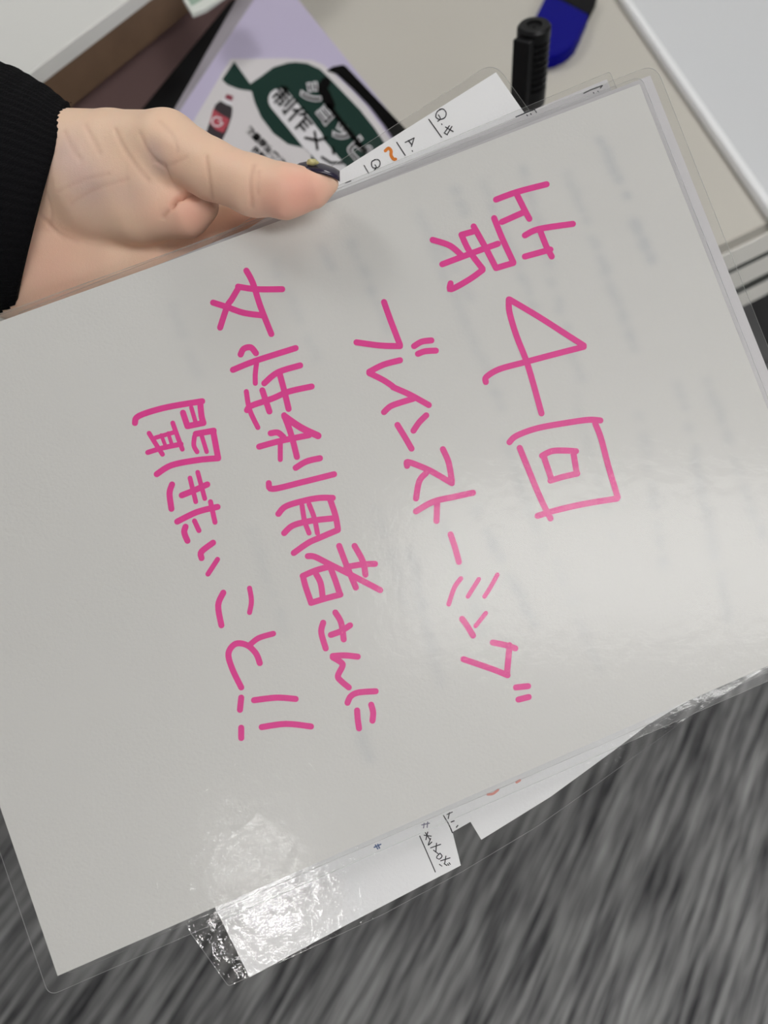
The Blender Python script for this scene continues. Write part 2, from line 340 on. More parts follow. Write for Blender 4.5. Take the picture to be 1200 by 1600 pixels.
def ribbon(pl, wd):
    """2-D outline of one marker stroke: a strip with a half-round cap at each end, no face lying on another"""
    p = [np.array(pl[0], float)]
    for q in pl[1:]:
        if np.linalg.norm(np.array(q, float)-p[-1]) > wd*.06: p.append(np.array(q, float))
    if len(p) < 2: p.append(p[0]+np.array([wd*.1, 0]))
    n = len(p); d = [(b-a)/np.linalg.norm(b-a) for a, b in zip(p, p[1:])]; V2, Fc = [], []
    for k in range(n):
        t = d[0] if k == 0 else d[-1] if k == n-1 else d[k-1]+d[k]
        L_ = np.linalg.norm(t); t = d[k-1] if L_ < .25 else t/L_
        m_ = 1/max(.55, float(t @ d[min(k, n-2)])) if 0 < k < n-1 else 1
        nn = np.array([-t[1], t[0]])*wd/2*m_; V2 += [p[k]+nn, p[k]-nn]
    for k in range(n-1): Fc.append((2*k, 2*k+1, 2*k+3, 2*k+2))
    for c, t, l_, r_ in ((p[0], -d[0], 1, 0), (p[-1], d[-1], 2*n-2, 2*n-1)):
        nn = V2[l_]-c; i = len(V2); V2 += [c+nn*math.cos(a)+t*wd/2*math.sin(a) for a in np.linspace(0, math.pi, 8)[1:-1]]
        Fc.append((l_,)+tuple(range(i, i+6))+(r_,))
    return V2, Fc
def smooth_line(pl):
    """Catmull-Rom through the traced points"""
    if len(pl) < 3: return pl
    p = [np.array(q, float) for q in pl]; out = []
    for i in range(len(p)-1):
        a, b, c, d = p[max(i-1, 0)], p[i], p[i+1], p[min(i+2, len(p)-1)]
        for k in range(5):
            t = k/5; out.append(.5*((2*b)+(c-a)*t+(2*a-5*b+4*c-d)*t*t+(3*b-a-3*c+d)*t**3))
    out.append(p[-1]); return out
def strokes_mesh(name, strokes, wd, place, m, parent, sm=True, up_axis=np.array([0, 0, 1.])):
    VV, FF = [], []
    for s in strokes:
        ww = wd
        if isinstance(s, tuple) and isinstance(s[0], (int, float)) and isinstance(s[1], list): ww, s = s
        v, f = ribbon(smooth_line(s) if sm else s, ww); i = len(VV); lift = up_axis*8e-6*(len(FF) % 7)     # crossing strokes lie on one another
        VV += [place(*q)+lift for q in v]; FF += [tuple(j+i for j in g) for g in f]
    return mesh_obj(name, VV, FF, m, parent)
onflyer = lambda dz: (lambda x, y: PZ(x, y, z1+dz))
strokes_mesh('logo_print', [Z6([(275, 632), (225, 618), (192, 645), (200, 690), (250, 702), (285, 675), (255, 655)])], 2.2, onflyer(.0004), WHT, fy)
strokes_mesh('black_scribble', [Z5([(545, 240), (520, 290), (545, 340), (580, 420)])], 15, onflyer(.0012), BLK, fy)
strokes_mesh('black_scribble', [Z5([(570, 420), (650, 530), (740, 640), (850, 780)])], 6.5, onflyer(.0012), BLK, fy)
def text_mesh(name, txt, O, ex, ey, z, m, parent, off=0):
    cu = bpy.data.curves.new('t', 'FONT'); cu.body = txt; cu.size = 1; cu.offset = off; cu.resolution_u = 8
    ob = bpy.data.objects.new('t', cu); C.objects.link(ob)
    dg = bpy.context.evaluated_depsgraph_get(); me = bpy.data.meshes.new_from_object(ob.evaluated_get(dg))
    vs = [(v.co.x, v.co.y) for v in me.vertices]; fs = [tuple(p.vertices) for p in me.polygons]
    C.objects.unlink(ob); bpy.data.objects.remove(ob); bpy.data.curves.remove(cu); bpy.data.meshes.remove(me)
    O, ex, ey = (np.array(a, float) for a in (O, ex, ey))
    pts = [O+ex*x+ey*y for x, y in vs]
    return mesh_obj(name, [PZ(p[0], p[1], z) for p in pts], [f[::-1] for f in fs], m, parent)
strokes_mesh('lettering_backing', [[(437, 156), (470, 196), (488, 219)]], 36, onflyer(.0005), WHT, fy, False)
strokes_mesh('lettering_backing', [[(478, 209), (515, 252), (545, 288)]], 30, onflyer(.00051), WHT, fy, False)
GL = [[[(.22, .90), (.14, .74)], [(.10, .76), (.56, .76)], [(.06, .58), (.60, .58)], [(.33, .92), (.33, .06)], [(.14, .40), (.14, .14)], [(.14, .40), (.54, .40), (.54, .16), (.46, .16)], [(.72, .80), (.72, .30)], [(.90, .92), (.90, .08), (.78, .12)]],
      [[(.30, .92), (.20, .68), (.06, .50)], [(.22, .66), (.22, .04)], [(.52, .92), (.36, .60)], [(.44, .74), (.96, .74)], [(.62, .74), (.62, .04)], [(.62, .52), (.92, .52)], [(.62, .30), (.92, .30)]],
      [[(.75, .88), (.55, .45), (.15, .10)], [(.25, .62), (.80, .20)]], [[(.18, .80), (.38, .66)], [(.15, .12), (.55, .28), (.88, .72)]],
      [[(.36, .72), (.26, .40), (.08, .16)], [(.60, .74), (.78, .44), (.92, .16)], [(.78, .92), (.84, .80)], [(.92, .94), (.98, .84)]], [[(.08, .48), (.92, .48)]]]      # the glyphs of the second title line
for gi, g in enumerate(GL):
    strokes_mesh('lettering', [[(420+25.5*(x+gi)+23*y, 151+31*(x+gi)-24*y) for x, y in st] for st in g], 3.8, onflyer(.0009), BLK, fy, False)
for nm, m_, off, dz in (('lettering_outline', WHT, .065, .0005), ('lettering', BLK, .004, .0009)):
    text_mesh(nm, 'ショッピング', (467, 141), (24, 29), (25, -26), z1+dz, m_, fy, off)
text_mesh('small_print', '数量限定実施', (383, 203), (9.6, 9.6), (9, -9), z1+.0003, BLK, fy, .03)
text_mesh('small_print', '体験中', (392, 234), (9, 9), (9, -9), z1+.0003, BLK, fy, .03)

# ================================================================== the laminated sheets in the hand
def quad_pose():
    src = [(0, 0), (.297, 0), (.297, .21), (0, .21)]; dst = [(-230, 585), (1000, 130), (1334, 982), (90, 1525)]
    A = []
    for (x, y), (u, v) in zip(src, dst):
        u, v = (u-600)/F, (v-800)/F
        A.append([x, y, 1, 0, 0, 0, -u*x, -u*y, -u]); A.append([0, 0, 0, x, y, 1, -v*x, -v*y, -v])
    h = np.linalg.svd(np.array(A))[2][-1].reshape(3, 3)
    if h[2, 2] < 0: h = -h
    s = (np.linalg.norm(h[:, 0])*np.linalg.norm(h[:, 1]))**.5
    a, b, t = h[:, 0]/s, h[:, 1]/s, h[:, 2]/s
    a /= np.linalg.norm(a); b = b-a*(a@b); b /= np.linalg.norm(b)
    return M3@a, M3@b, CAMN+M3@t
AU, AV, ORG = quad_pose()                     # along the long edge, down the short edge, upper left corner
NN = -np.cross(AU, AV)                        # towards the camera
def sag(u, v):                                # the stack dips where the hand grips it
    return -.003*np.exp(-((u-.155)/.10)**2-((v+.005)/.09)**2)
class Sheet:
    def __init__(s, off, tilt=(0, 0), bend=True): s.off, s.tilt, s.bend = off, tilt, bend
    def w(s, u, v): return s.off + s.tilt[0]*(u-.15) + s.tilt[1]*(v-.1) + (sag(u, v) if s.bend else 0)
    def pt(s, u, v, lift=0): return ORG + AU*u + AV*v + NN*(s.w(u, v)+lift)
    def uv(s, px, py):
        r = ray(px, py); wv = s.off
        for _ in range(6):
            o = ORG + NN*wv; t = ((o-CAMN)@NN)/(r@NN); p = CAMN+r*t-ORG; u, v = p@AU, p@AV; wv = s.w(u, v)
        return u, v
    def at(s, lift): return lambda px, py: s.pt(*s.uv(px, py), lift)
def rounded(poly, rad):
    out = []; n = len(poly)
    for i in range(n):
        p, a, b = (np.array(poly[k % n], float) for k in (i, i-1, i+1)); r = rad[i] if isinstance(rad, list) else rad
        if r <= 0: out.append(p); continue
        da, db = (a-p)/np.linalg.norm(a-p), (b-p)/np.linalg.norm(b-p)
        for k in range(7):
            t = k/6; out.append((p+da*r)*(1-t)**2+2*p*t*(1-t)+(p+db*r)*t*t)
    return out
def densify(poly, step):
    out = []
    for i in range(len(poly)):
        a, b = np.array(poly[i]), np.array(poly[(i+1) % len(poly)]); k = max(1, int(np.linalg.norm(b-a)/step))
        out += [a+(b-a)*j/k for j in range(k)]
    return out
def slab(name, sh, poly, lo, hi, m, parent, rim=None, step=.006, cut=.012, thin=False):
    """flat film or paper over a (u,v) outline, following the sheet's own bend"""
    bm = bmesh.new(); P = densify(poly, step)
    f = bm.faces.new([bm.verts.new((p[0], p[1], 0)) for p in P])
    us, vs = [p[0] for p in P], [p[1] for p in P]
    for ax, lo_, hi_ in ((0, min(us), max(us)), (1, min(vs), max(vs))):
        c = lo_+cut
        while c < hi_-.002:
            co = [0, 0, 0]; no = [0, 0, 0]; co[ax] = c; no[ax] = 1
            bmesh.ops.bisect_plane(bm, geom=bm.verts[:]+bm.edges[:]+bm.faces[:], plane_co=co, plane_no=no); c += cut
    top = bm.faces[:]
    r = bmesh.ops.extrude_face_region(bm, geom=top)
    for v in [g for g in r['geom'] if isinstance(g, bmesh.types.BMVert)]: v.co.z = 1
    bmesh.ops.recalc_face_normals(bm, faces=bm.faces[:])
    for f in bm.faces: f.material_index = 1 if (rim and abs(f.normal.z) < .5) else 0
    for v in bm.verts: v.co = V(sh.pt(v.co.x, v.co.y, hi if v.co.z > .5 else lo))
    bmesh.ops.recalc_face_normals(bm, faces=bm.faces[:])
    return bm_obj(name, bm, [m, rim] if rim else m, parent)
def sheet_root(label, sh, c=(.15, .1)):
    mw = Matrix.Identity(4); o = sh.pt(*c)
    for i, a in enumerate((AU, -AV, NN)):
        for k in range(3): mw[k][i] = a[k]
    for k in range(3): mw[k][3] = o[k]
    return empty('laminated_sheet', label=label, cat='sheet', mat=mw)
# ---- front sheet
S1 = Sheet(0)
r1 = sheet_root('front laminated white sheet with large pink handwriting, held on top of the stack', S1)
W, Hh = .297, .210
def skew(u, v): return u*.9941-.0338*v, v*1.0053          # the paper was trimmed slightly out of square
def front_paper():
    st = .0015; nu, nv = int(W/st), int(Hh/st)
    us = np.linspace(0, W, nu+1); vs = np.linspace(0, Hh, nv+1)
    U, Vv = np.meshgrid(us, vs)
    U, Vv = skew(U, Vv); ws = sag(U, Vv)+.00002
    P = ORG + U[..., None]*AU + Vv[..., None]*AV + ws[..., None]*NN
    VV = P.reshape(-1, 3); i = np.arange((nu+1)*(nv+1)).reshape(nv+1, nu+1)
    FF = np.stack([i[:-1, :-1], i[1:, :-1], i[1:, 1:], i[:-1, 1:]], -1).reshape(-1, 4)
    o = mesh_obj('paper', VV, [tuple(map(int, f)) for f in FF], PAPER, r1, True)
    # show-through of lines printed on the back
    g = np.zeros(U.shape)
    lines = [((888, 272), (996, 552), .55), ((942, 222), (982, 320), 1.0), ((992, 348), (1022, 416), 1.0), ((817, 262), (905, 590), .55), ((756, 287), (840, 490), .5),
             ((655, 335), (790, 650), .45), ((712, 300), (735, 352), .8), ((546, 375), (612, 520), .5), ((505, 385), (522, 425), .6), ((430, 415), (500, 570), .4),
             ((745, 800), (840, 985), .6), ((1000, 650), (1042, 900), .4), ((640, 860), (690, 1080), .45), ((790, 690), (850, 860), .4), ((1062, 606), (1140, 970), .5),
             ((1108, 600), (1192, 840), .5), ((270, 480), (310, 590), .35), ((690, 810), (760, 1000), .35), ((900, 620), (960, 850), .3), ((870, 880), (940, 1060), .3),
             ((560, 1120), (578, 1200), .6), ((590, 800), (640, 960), .3), ((395, 830), (450, 1000), .3), ((690, 380), (735, 470), .5)]
    rng = np.random.RandomState(3)
    for a, b, k in lines:
        ua, ub = np.array(S1.uv(*a)), np.array(S1.uv(*b)); d = ub-ua; L_ = np.linalg.norm(d); d /= L_
        n = int(L_/.0036)+1
        for j in range(n):
            if rng.rand() < .12: continue
            c = ua+d*(j*.0036+rng.uniform(-.0004, .0004))
            for q in range(3):
                cc = c+rng.uniform(-.0011, .0011, 2); s = rng.uniform(.0010, .0017)
                g += k*.34*np.exp(-(((U-cc[0])**2+(Vv-cc[1])**2)/(2*s*s)))
    at = o.data.attributes.new('showthrough', 'FLOAT', 'POINT'); at.data.foreach_set('value', np.clip(g*.62, 0, .5).ravel().astype(np.float32))
front_paper()
slab('film', S1, rounded([skew(*q) for q in ((-.0047, -.0026), (W+.0016, -.0026), (W+.0016, Hh+.0048), (-.0047, Hh+.0048))], .0035), -.00018, .00018, FILM, r1, RIM, .004, .005)
LINE1 = [[(775, 312), (808, 300), (854, 288)], [(808, 305), (820, 329), (827, 342)], [(784, 347), (820, 331)], [(820, 368), (842, 358), (895, 350)], [(844, 361), (854, 386), (862, 401)], [(820, 401), (860, 390)],
 [(772, 341), (784, 371), (802, 410)], [(802, 411), (775, 419)], [(775, 419), (758, 386), (740, 354)], [(739, 362), (721, 367)], [(721, 367), (733, 392), (754, 420)], [(754, 422), (733, 437), (705, 452), (704, 443)],
 [(778, 381), (739, 395), (691, 413)], [(676, 375), (703, 384), (721, 399)],
 [(759, 597), (760, 589), (780, 577), (820, 566), (865, 554), (912, 542)], [(912, 540), (890, 526), (840, 494), (796, 468)], [(795, 468), (796, 488), (807, 525), (825, 572), (846, 646)],
 [(796, 691), (807, 681), (840, 669), (890, 660), (920, 656), (938, 657)], [(930, 662), (939, 685), (950, 727), (965, 777)], [(964, 779), (915, 787), (870, 797), (840, 806)], [(812, 700), (827, 737), (845, 780), (860, 810)],
 [(847, 712), (862, 705), (880, 704), (900, 705)], [(896, 709), (901, 739)], [(902, 740), (880, 745), (860, 751)], [(850, 715), (862, 750)]]
LINE2 = [[(600, 472), (610, 500), (625, 539)], [(625, 541), (594, 540), (557, 535)], [(647, 541), (659, 534), (674, 532)], [(653, 553), (664, 549), (681, 548)],
 [(625, 563), (599, 570), (577, 581)], [(577, 583), (599, 594), (614, 604)], [(614, 605), (641, 617), (670, 633)], [(646, 623), (626, 629), (610, 635), (600, 644)],
 [(666, 649), (655, 660), (646, 673)], [(621, 664), (632, 682), (643, 701)], [(692, 702), (701, 723), (706, 752)], [(706, 755), (675, 737), (655, 728), (637, 722), (636, 728)], [(666, 739), (655, 752), (650, 779)],
 [(739, 770), (711, 776), (677, 784), (650, 799)], [(683, 785), (682, 814)], [(704, 835), (711, 856), (717, 878)], (7.5, [(720, 904), (710, 918), (701, 944)]), (7, [(748, 905), (731, 932)]), (7, [(777, 898), (766, 918), (757, 932)]),
 [(722, 967), (730, 978), (739, 993)], (7, [(759, 958), (743, 978)]), [(770, 1004), (790, 1008), (805, 1013)], [(796, 1008), (792, 1054)], [(793, 1055), (768, 1045), (724, 1030)], [(806, 1074), (825, 1072)], [(810, 1093), (826, 1089)]]
LINE3 = [[(385, 423), (395, 442), (407, 479), (424, 522)], [(441, 452), (400, 452), (372, 448)], [(372, 451), (362, 468), (355, 479), (344, 512)], [(333, 473), (355, 480), (381, 489), (411, 493)],
 [(376, 554), (381, 545), (392, 543), (400, 552)], [(364, 578), (399, 564), (462, 544)], (8, [(401, 568), (399, 584), (399, 599)]), [(413, 599), (434, 582), (469, 571)], [(437, 584), (444, 610), (451, 639)],
 [(386, 641), (393, 634), (425, 623), (451, 612), (487, 604)], [(410, 610), (421, 643)], (8, [(385, 612), (390, 640), (403, 668)]),
 [(444, 649), (452, 670), (458, 690), (464, 714)], (11, [(445, 651), (470, 668), (497, 681)]), [(483, 680), (452, 686), (430, 691), (405, 698)], [(423, 677), (434, 676), (443, 683)], (8, [(438, 690), (438, 718)]),
 [(462, 731), (479, 721), (500, 716)], [(420, 755), (426, 764), (470, 754), (522, 741)],
 [(435, 803), (447, 791), (477, 782), (500, 778), (520, 778)], [(516, 781), (524, 805), (528, 826)], [(528, 828), (500, 840), (482, 848), (459, 864)], [(444, 833), (458, 821), (485, 814), (519, 810)], (8, [(472, 790), (476, 814), (483, 833)]), (8, [(483, 788), (491, 809), (496, 833)]),
 [(530, 853), (541, 882), (556, 918)], [(554, 853), (567, 877), (571, 898)], [(586, 881), (565, 882), (541, 886)], [(481, 869), (492, 870), (516, 882), (548, 898), (594, 922)], [(520, 884), (494, 891), (473, 900)],
 [(474, 903), (478, 918), (486, 941)], [(516, 886), (524, 907), (531, 928)], [(532, 929), (509, 935), (486, 942)], [(494, 897), (501, 911), (504, 931)],
 [(524, 957), (533, 973), (537, 999)], [(517, 992), (533, 986), (547, 977)], [(505, 973), (502, 988), (509, 1013)], [(559, 1026), (539, 1024), (520, 1025)], [(520, 1027), (533, 1035), (535, 1041), (528, 1056), (533, 1064), (545, 1074)],
 [(587, 1080), (560, 1082), (548, 1088), (543, 1098)], [(558, 1110), (559, 1124), (561, 1138)], [(580, 1101), (583, 1113), (582, 1126)]]
LINE4 = [[(211, 661), (217, 650), (258, 637), (316, 627)], [(313, 630), (315, 650), (318, 661)], [(317, 661), (293, 666)], [(286, 645), (293, 666)], (7, [(299, 637), (306, 661)]),
 [(306, 678), (334, 673)], [(333, 673), (341, 716)], [(341, 716), (308, 719), (268, 727), (245, 741)], (7.5, [(304, 682), (303, 696), (308, 706)]), (7, [(315, 680), (323, 706)]),
 (7.5, [(270, 661), (279, 686), (285, 702)]), (7.5, [(233, 677), (243, 693), (254, 710)]), (8, [(231, 707), (254, 700), (283, 694)]), (7, [(243, 684), (274, 675)]), (6, [(252, 680), (260, 700)]), (6, [(263, 677), (269, 696)]),
 (7.5, [(309, 738), (320, 779)]), (7.5, [(297, 747), (306, 784)]), [(284, 774), (304, 766), (324, 757)], [(269, 757), (265, 771), (268, 795)],
 [(277, 815), (308, 800), (340, 792)], (8, [(329, 784), (336, 816)]), (8, [(304, 814), (311, 829)]), [(290, 823), (288, 832), (293, 845)], [(333, 848), (315, 862), (315, 872)], (8, [(340, 874), (325, 897)]),
 [(349, 926), (341, 946), (346, 977)], (8, [(390, 919), (393, 939), (390, 957)]), (9, [(427, 990), (404, 997), (390, 1008)]), [(406, 1036), (400, 1021), (386, 1008), (368, 1006), (357, 1021), (363, 1045), (377, 1074)],
 [(397, 1094), (432, 1090), (462, 1092)], [(377, 1090), (375, 1109)], [(409, 1136), (447, 1131), (486, 1135)], [(377, 1137), (377, 1153)]]
for ln in (LINE1, LINE2, LINE3, LINE4): strokes_mesh('handwriting', ln, 9.6, S1.at(.00007), PINK, r1, up_axis=NN)
# ---- second sheet, a little to the right of the front one
S2 = Sheet(-.0016)
r2 = sheet_root('second laminated sheet, its blank white right margin showing behind the front sheet', S2)
c2 = [S2.uv(-205, 585), S2.uv(1016, 118), S2.uv(1354, 968), S2.uv(108, 1505)]
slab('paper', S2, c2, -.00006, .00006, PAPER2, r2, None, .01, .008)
def grow(poly, g):
    c = np.mean([np.array(p) for p in poly], 0); out = []
    n = len(poly)
    for i in range(n):
        p, a, b = (np.array(poly[k % n]) for k in (i, i-1, i+1)); d1_ = (p-a)/np.linalg.norm(p-a); d2_ = (p-b)/np.linalg.norm(p-b)
        out.append(p+(d1_+d2_)*g)
    return out
slab('film', S2, rounded(grow(c2, .0034), .006), -.00018, .00018, FILM, r2, RIM, .004, .008)
# ---- third sheet, marks along its top edge
S3 = Sheet(-.0036)
r3 = sheet_root('third laminated sheet, small pencil marks along its upper edge above the front sheet', S3)
c3 = [S3.uv(40, 495), S3.uv(948, 124), S3.uv(1262, 905), S3.uv(250, 1322)]
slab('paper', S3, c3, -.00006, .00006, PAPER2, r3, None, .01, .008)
slab('film', S3, rounded(grow(c3, .0022), .001), -.00018, .00018, FILM, r3, RIM, .004, .008)
strokes_mesh('pencil_mark', [[(912, 146), (922, 141), (941, 134)], [(941, 134), (938, 138)], [(927, 145), (928, 146)], [(934, 143), (935, 144)]], 1.8, S3.at(.00009), PENCIL, r3, False, up_axis=NN)
strokes_mesh('pencil_mark', [[(806, 183), (825, 175), (833, 172)], [(823, 180), (824, 181)], [(829, 178), (830, 179)], [(834, 170), (838, 176)]], 1.8, S3.at(.00009), PENCIL, r3, False, up_axis=NN)
# ---- rearmost sheet, turned a few degrees, questions and answers
S4 = Sheet(-.0105, (0, .03), bend=False)
r4 = sheet_root('rearmost laminated sheet, turned, with pencilled questions and a notch in its lower edge', S4)
paper4 = [(-60, 640), (775, 113), (1340, 922), (1180, 1030), (1010, 1134), (960, 1172), (860, 1245), (752, 1312), (735, 1284), (707, 1300), (720, 1352), (545, 1443), (390, 1527), (337, 1420)]
slab('paper', S4, [S4.uv(*p) for p in paper4], -.00006, .00006, PAPER3, r4, None, .02, .03)
film4 = [(-85, 648), (772, 96), (1372, 930), (1200, 1042), (1088, 1112), (912, 1240), (840, 1291), (722, 1362), (600, 1428), (357, 1541), (298, 1458)]
f4 = rounded([S4.uv(*p) for p in film4], [.004, .007, .004, 0, 0, .0, .0, 0, 0, .001, 0])
slab('film', S4, f4, -.0002, .0002, FILM_WAVY, r4, RIM, .004, .02)
slab('paper_strip', S4, [S4.uv(*p) for p in [(330, 1405), (391, 1526), (545, 1442), (500, 1350)]], .00007, .00012, PAPER3, r4, None, .02, .03)
slab('name_slip', S4, [S4.uv(*p) for p in [(676, 1270), (720, 1352), (664, 1381), (620, 1290)]], .00007, .00012, PAPER3, r4, None, .02, .03)
Z7 = lambda L_: [[(560+x/5.4545, 1220+y/5.4545) for x, y in s] for s in L_]
a4 = S4.at(.00016)
strokes_mesh('handwriting', [[(689, 171), (683, 175), (681, 183), (687, 187), (695, 184), (697, 177), (693, 171), (687, 171)], [(685, 180), (688, 186), (684, 190)], [(690, 194), (690.5, 195)], [(670, 187), (690, 215)],
  [(696, 199), (708, 206)], [(706, 198), (699, 210)], [(702, 197), (695, 207)], [(694, 208), (699, 211)], [(633, 223), (647, 216)], [(647, 216), (643, 229)], [(638, 220), (643, 226)], [(644, 236), (644.5, 237)], [(620, 223), (633, 243)],
  [(586, 250), (581, 253), (581, 260), (585, 263), (592, 261), (594, 255), (591, 250), (585, 250)], [(586, 258), (588, 262), (585, 266)], [(569, 259), (576, 271)], [(540, 286), (548, 283)]], 1.7, a4, PENCIL, r4, up_axis=NN)
strokes_mesh('orange_mark', [[(602, 236), (607, 232), (611, 236), (611, 243), (615, 249), (618, 249)]], 5, a4, ORANGE, r4, up_axis=NN)
strokes_mesh('handwriting', Z7([[(522, 470), (575, 590), (655, 775)], [(725, 295), (770, 370), (800, 440)], [(560, 462), (620, 470)], [(590, 435), (575, 500)], [(570, 440), (610, 500)], [(615, 490), (595, 545), (625, 520)],
  [(615, 570), (700, 540)], [(665, 530), (660, 600)], [(640, 590), (680, 620)], [(690, 620), (665, 650), (690, 665), (712, 640), (695, 615)], [(700, 680), (780, 655)], [(745, 640), (735, 700)], [(690, 710), (710, 725)], [(730, 705), (755, 720)], [(760, 705), (770, 718)], [(772, 697), (782, 710)],
  [(755, 285), (800, 265)], [(775, 270), (765, 320)], [(790, 350), (815, 340)], [(835, 395), (847, 380)]]), 1.6, a4, PENCIL, r4, up_axis=NN)
strokes_mesh('violet_mark', Z7([[(540, 375), (605, 360)], [(560, 360), (555, 400)], [(590, 350), (585, 395)]]), 1.6, a4, VIOLET, r4, up_axis=NN)
strokes_mesh('blue_mark', Z7([[(135, 565), (190, 540)], [(145, 545), (165, 578)], [(165, 540), (180, 572)]]), 2.2, a4, BLUEINK, r4, up_axis=NN)
strokes_mesh('red_mark', [[(762, 1241), (770, 1240), (778, 1234)], [(807, 1222), (812, 1219)]], 4, a4, REDINK, r4, up_axis=NN)

# ================================================================== the person's hand and sleeve
def cam2w(p): return CAMN + np.asarray(p) @ M3.T
def cm(px, py, d): d = d/1000; return np.array([(px-600)/F*d, (py-800)/F*d, d])*1000     # camera-axes millimetres
CH = []                                                    # (chain, blend)
def chain(k, *pts): CH.append((k, [(cm(x, y, d), r) for x, y, d, r in pts]))
chain(9, (-420, 265, 296, 27), (-120, 270, 284, 20), (60, 236, 276, 15), (180, 234, 264, 13.2), (262, 228, 253, 11.3))          # radial edge, first metacarpal
chain(9, (-420, 330, 300, 27), (-100, 350, 290, 21), (60, 335, 277, 17))                                                    # forearm core
chain(9, (-420, 380, 300, 25), (-100, 430, 288, 17), (35, 420, 281, 15), (120, 430, 284, 14))                               # ulnar edge
chain(7, (60, 290, 276, 17), (150, 295, 268, 17), (235, 290, 260, 13))                                                      # ball of the thumb
chain(4, (120, 325, 272, 12), (215, 330, 263.5, 11.2), (290, 328, 259, 9.3), (312, 320, 258, 6.8))
chain(3, (262, 228, 253, 11.3), (330, 265, 246, 9.8), (393, 290, 241, 9.1))                                                 # thumb
chain(3, (393, 290, 241, 9.1), (445, 299.5, 238.5, 8.4), (490, 295, 238, 5.7), (513, 286, 238, 3.4))
chain(3, (405, 293, 243, 8.4), (470, 296, 240, 6.2), (502, 287, 240, 3.8))
chain(7, (60, 420, 282, 15), (180, 425, 285, 15), (300, 440, 289, 13))                                                      # palm
chain(8, (80, 400, 287, 15), (320, 470, 292, 12)); chain(8, (50, 450, 288, 14), (290, 555, 295, 11.5)); chain(8, (40, 440, 288, 14), (265, 605, 296, 10.5)); chain(8, (150, 340, 284, 14), (325, 378, 287, 12.5))
chain(3, (325, 378, 287, 12.5), (385, 352, 283, 10.6), (470, 346, 283, 9.2), (560, 364, 284, 8.3), (632, 386, 284, 7))        # index
chain(3, (320, 470, 292, 12), (440, 465, 285, 9.2), (570, 470, 284, 8.4), (660, 482, 284, 7))                           # middle
chain(3, (300, 548, 295, 11), (420, 555, 286, 8.8), (540, 570, 284, 8), (620, 582, 284, 6.8))                               # ring
chain(3, (270, 608, 296, 10), (370, 635, 286, 7.8), (450, 650, 283, 7), (510, 662, 283, 6))                                 # little finger
def smin(a, b, k):
    h = np.maximum(k-np.abs(a-b), 0)/k; return np.minimum(a, b)-h*h*k*.25
def cone(P, a, ra, b, rb):
    ba = (b-a).astype(np.float32); t = np.clip(((P-a.astype(np.float32))@ba)/(ba@ba), 0, 1)
    d = P-a.astype(np.float32)-t[:, None]*ba; return np.sqrt((d*d).sum(1))-(ra+(rb-ra)*t)
def base_sdf(P):
    P = P.astype(np.float32); out = None
    for k, pts in CH:
        s = None
        for (a, ra), (b, rb) in zip(pts, pts[1:]):
            c = cone(P, a, ra, b, rb); s = c if s is None else smin(s, c, 2.0)
        out = s if out is None else smin(out, s, k)
    return out
def on_skin(px, py):
    r = np.array([(px-600)/F, (py-800)/F, 1.0]); d = 215.0
    for _ in range(60):
        s = float(base_sdf((r*d)[None])[0]); d += s*.8
        if s < .02: break
    return r*d
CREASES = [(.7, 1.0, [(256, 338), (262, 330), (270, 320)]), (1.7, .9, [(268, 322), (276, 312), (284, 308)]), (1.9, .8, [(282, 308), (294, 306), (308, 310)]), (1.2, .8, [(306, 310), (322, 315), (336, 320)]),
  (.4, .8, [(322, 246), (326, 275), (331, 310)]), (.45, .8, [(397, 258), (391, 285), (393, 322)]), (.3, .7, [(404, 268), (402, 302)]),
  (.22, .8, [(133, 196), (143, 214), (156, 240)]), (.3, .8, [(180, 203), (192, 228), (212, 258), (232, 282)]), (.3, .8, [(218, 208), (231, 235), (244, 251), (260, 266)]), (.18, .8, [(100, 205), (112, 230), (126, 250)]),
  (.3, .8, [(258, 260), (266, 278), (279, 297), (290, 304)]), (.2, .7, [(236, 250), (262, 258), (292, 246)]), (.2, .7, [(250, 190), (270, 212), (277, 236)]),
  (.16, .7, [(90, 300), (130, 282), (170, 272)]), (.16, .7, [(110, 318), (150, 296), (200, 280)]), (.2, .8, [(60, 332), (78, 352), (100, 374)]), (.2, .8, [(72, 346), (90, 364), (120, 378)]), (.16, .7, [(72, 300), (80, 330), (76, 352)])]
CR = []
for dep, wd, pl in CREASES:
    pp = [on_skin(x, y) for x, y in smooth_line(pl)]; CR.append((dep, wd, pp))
def seg_dist(P, pp):
    best = np.full(len(P), 1e3, np.float32)
    for a, b in zip(pp, pp[1:]): best = np.minimum(best, cone(P, a, 0, b, 0))
    return best
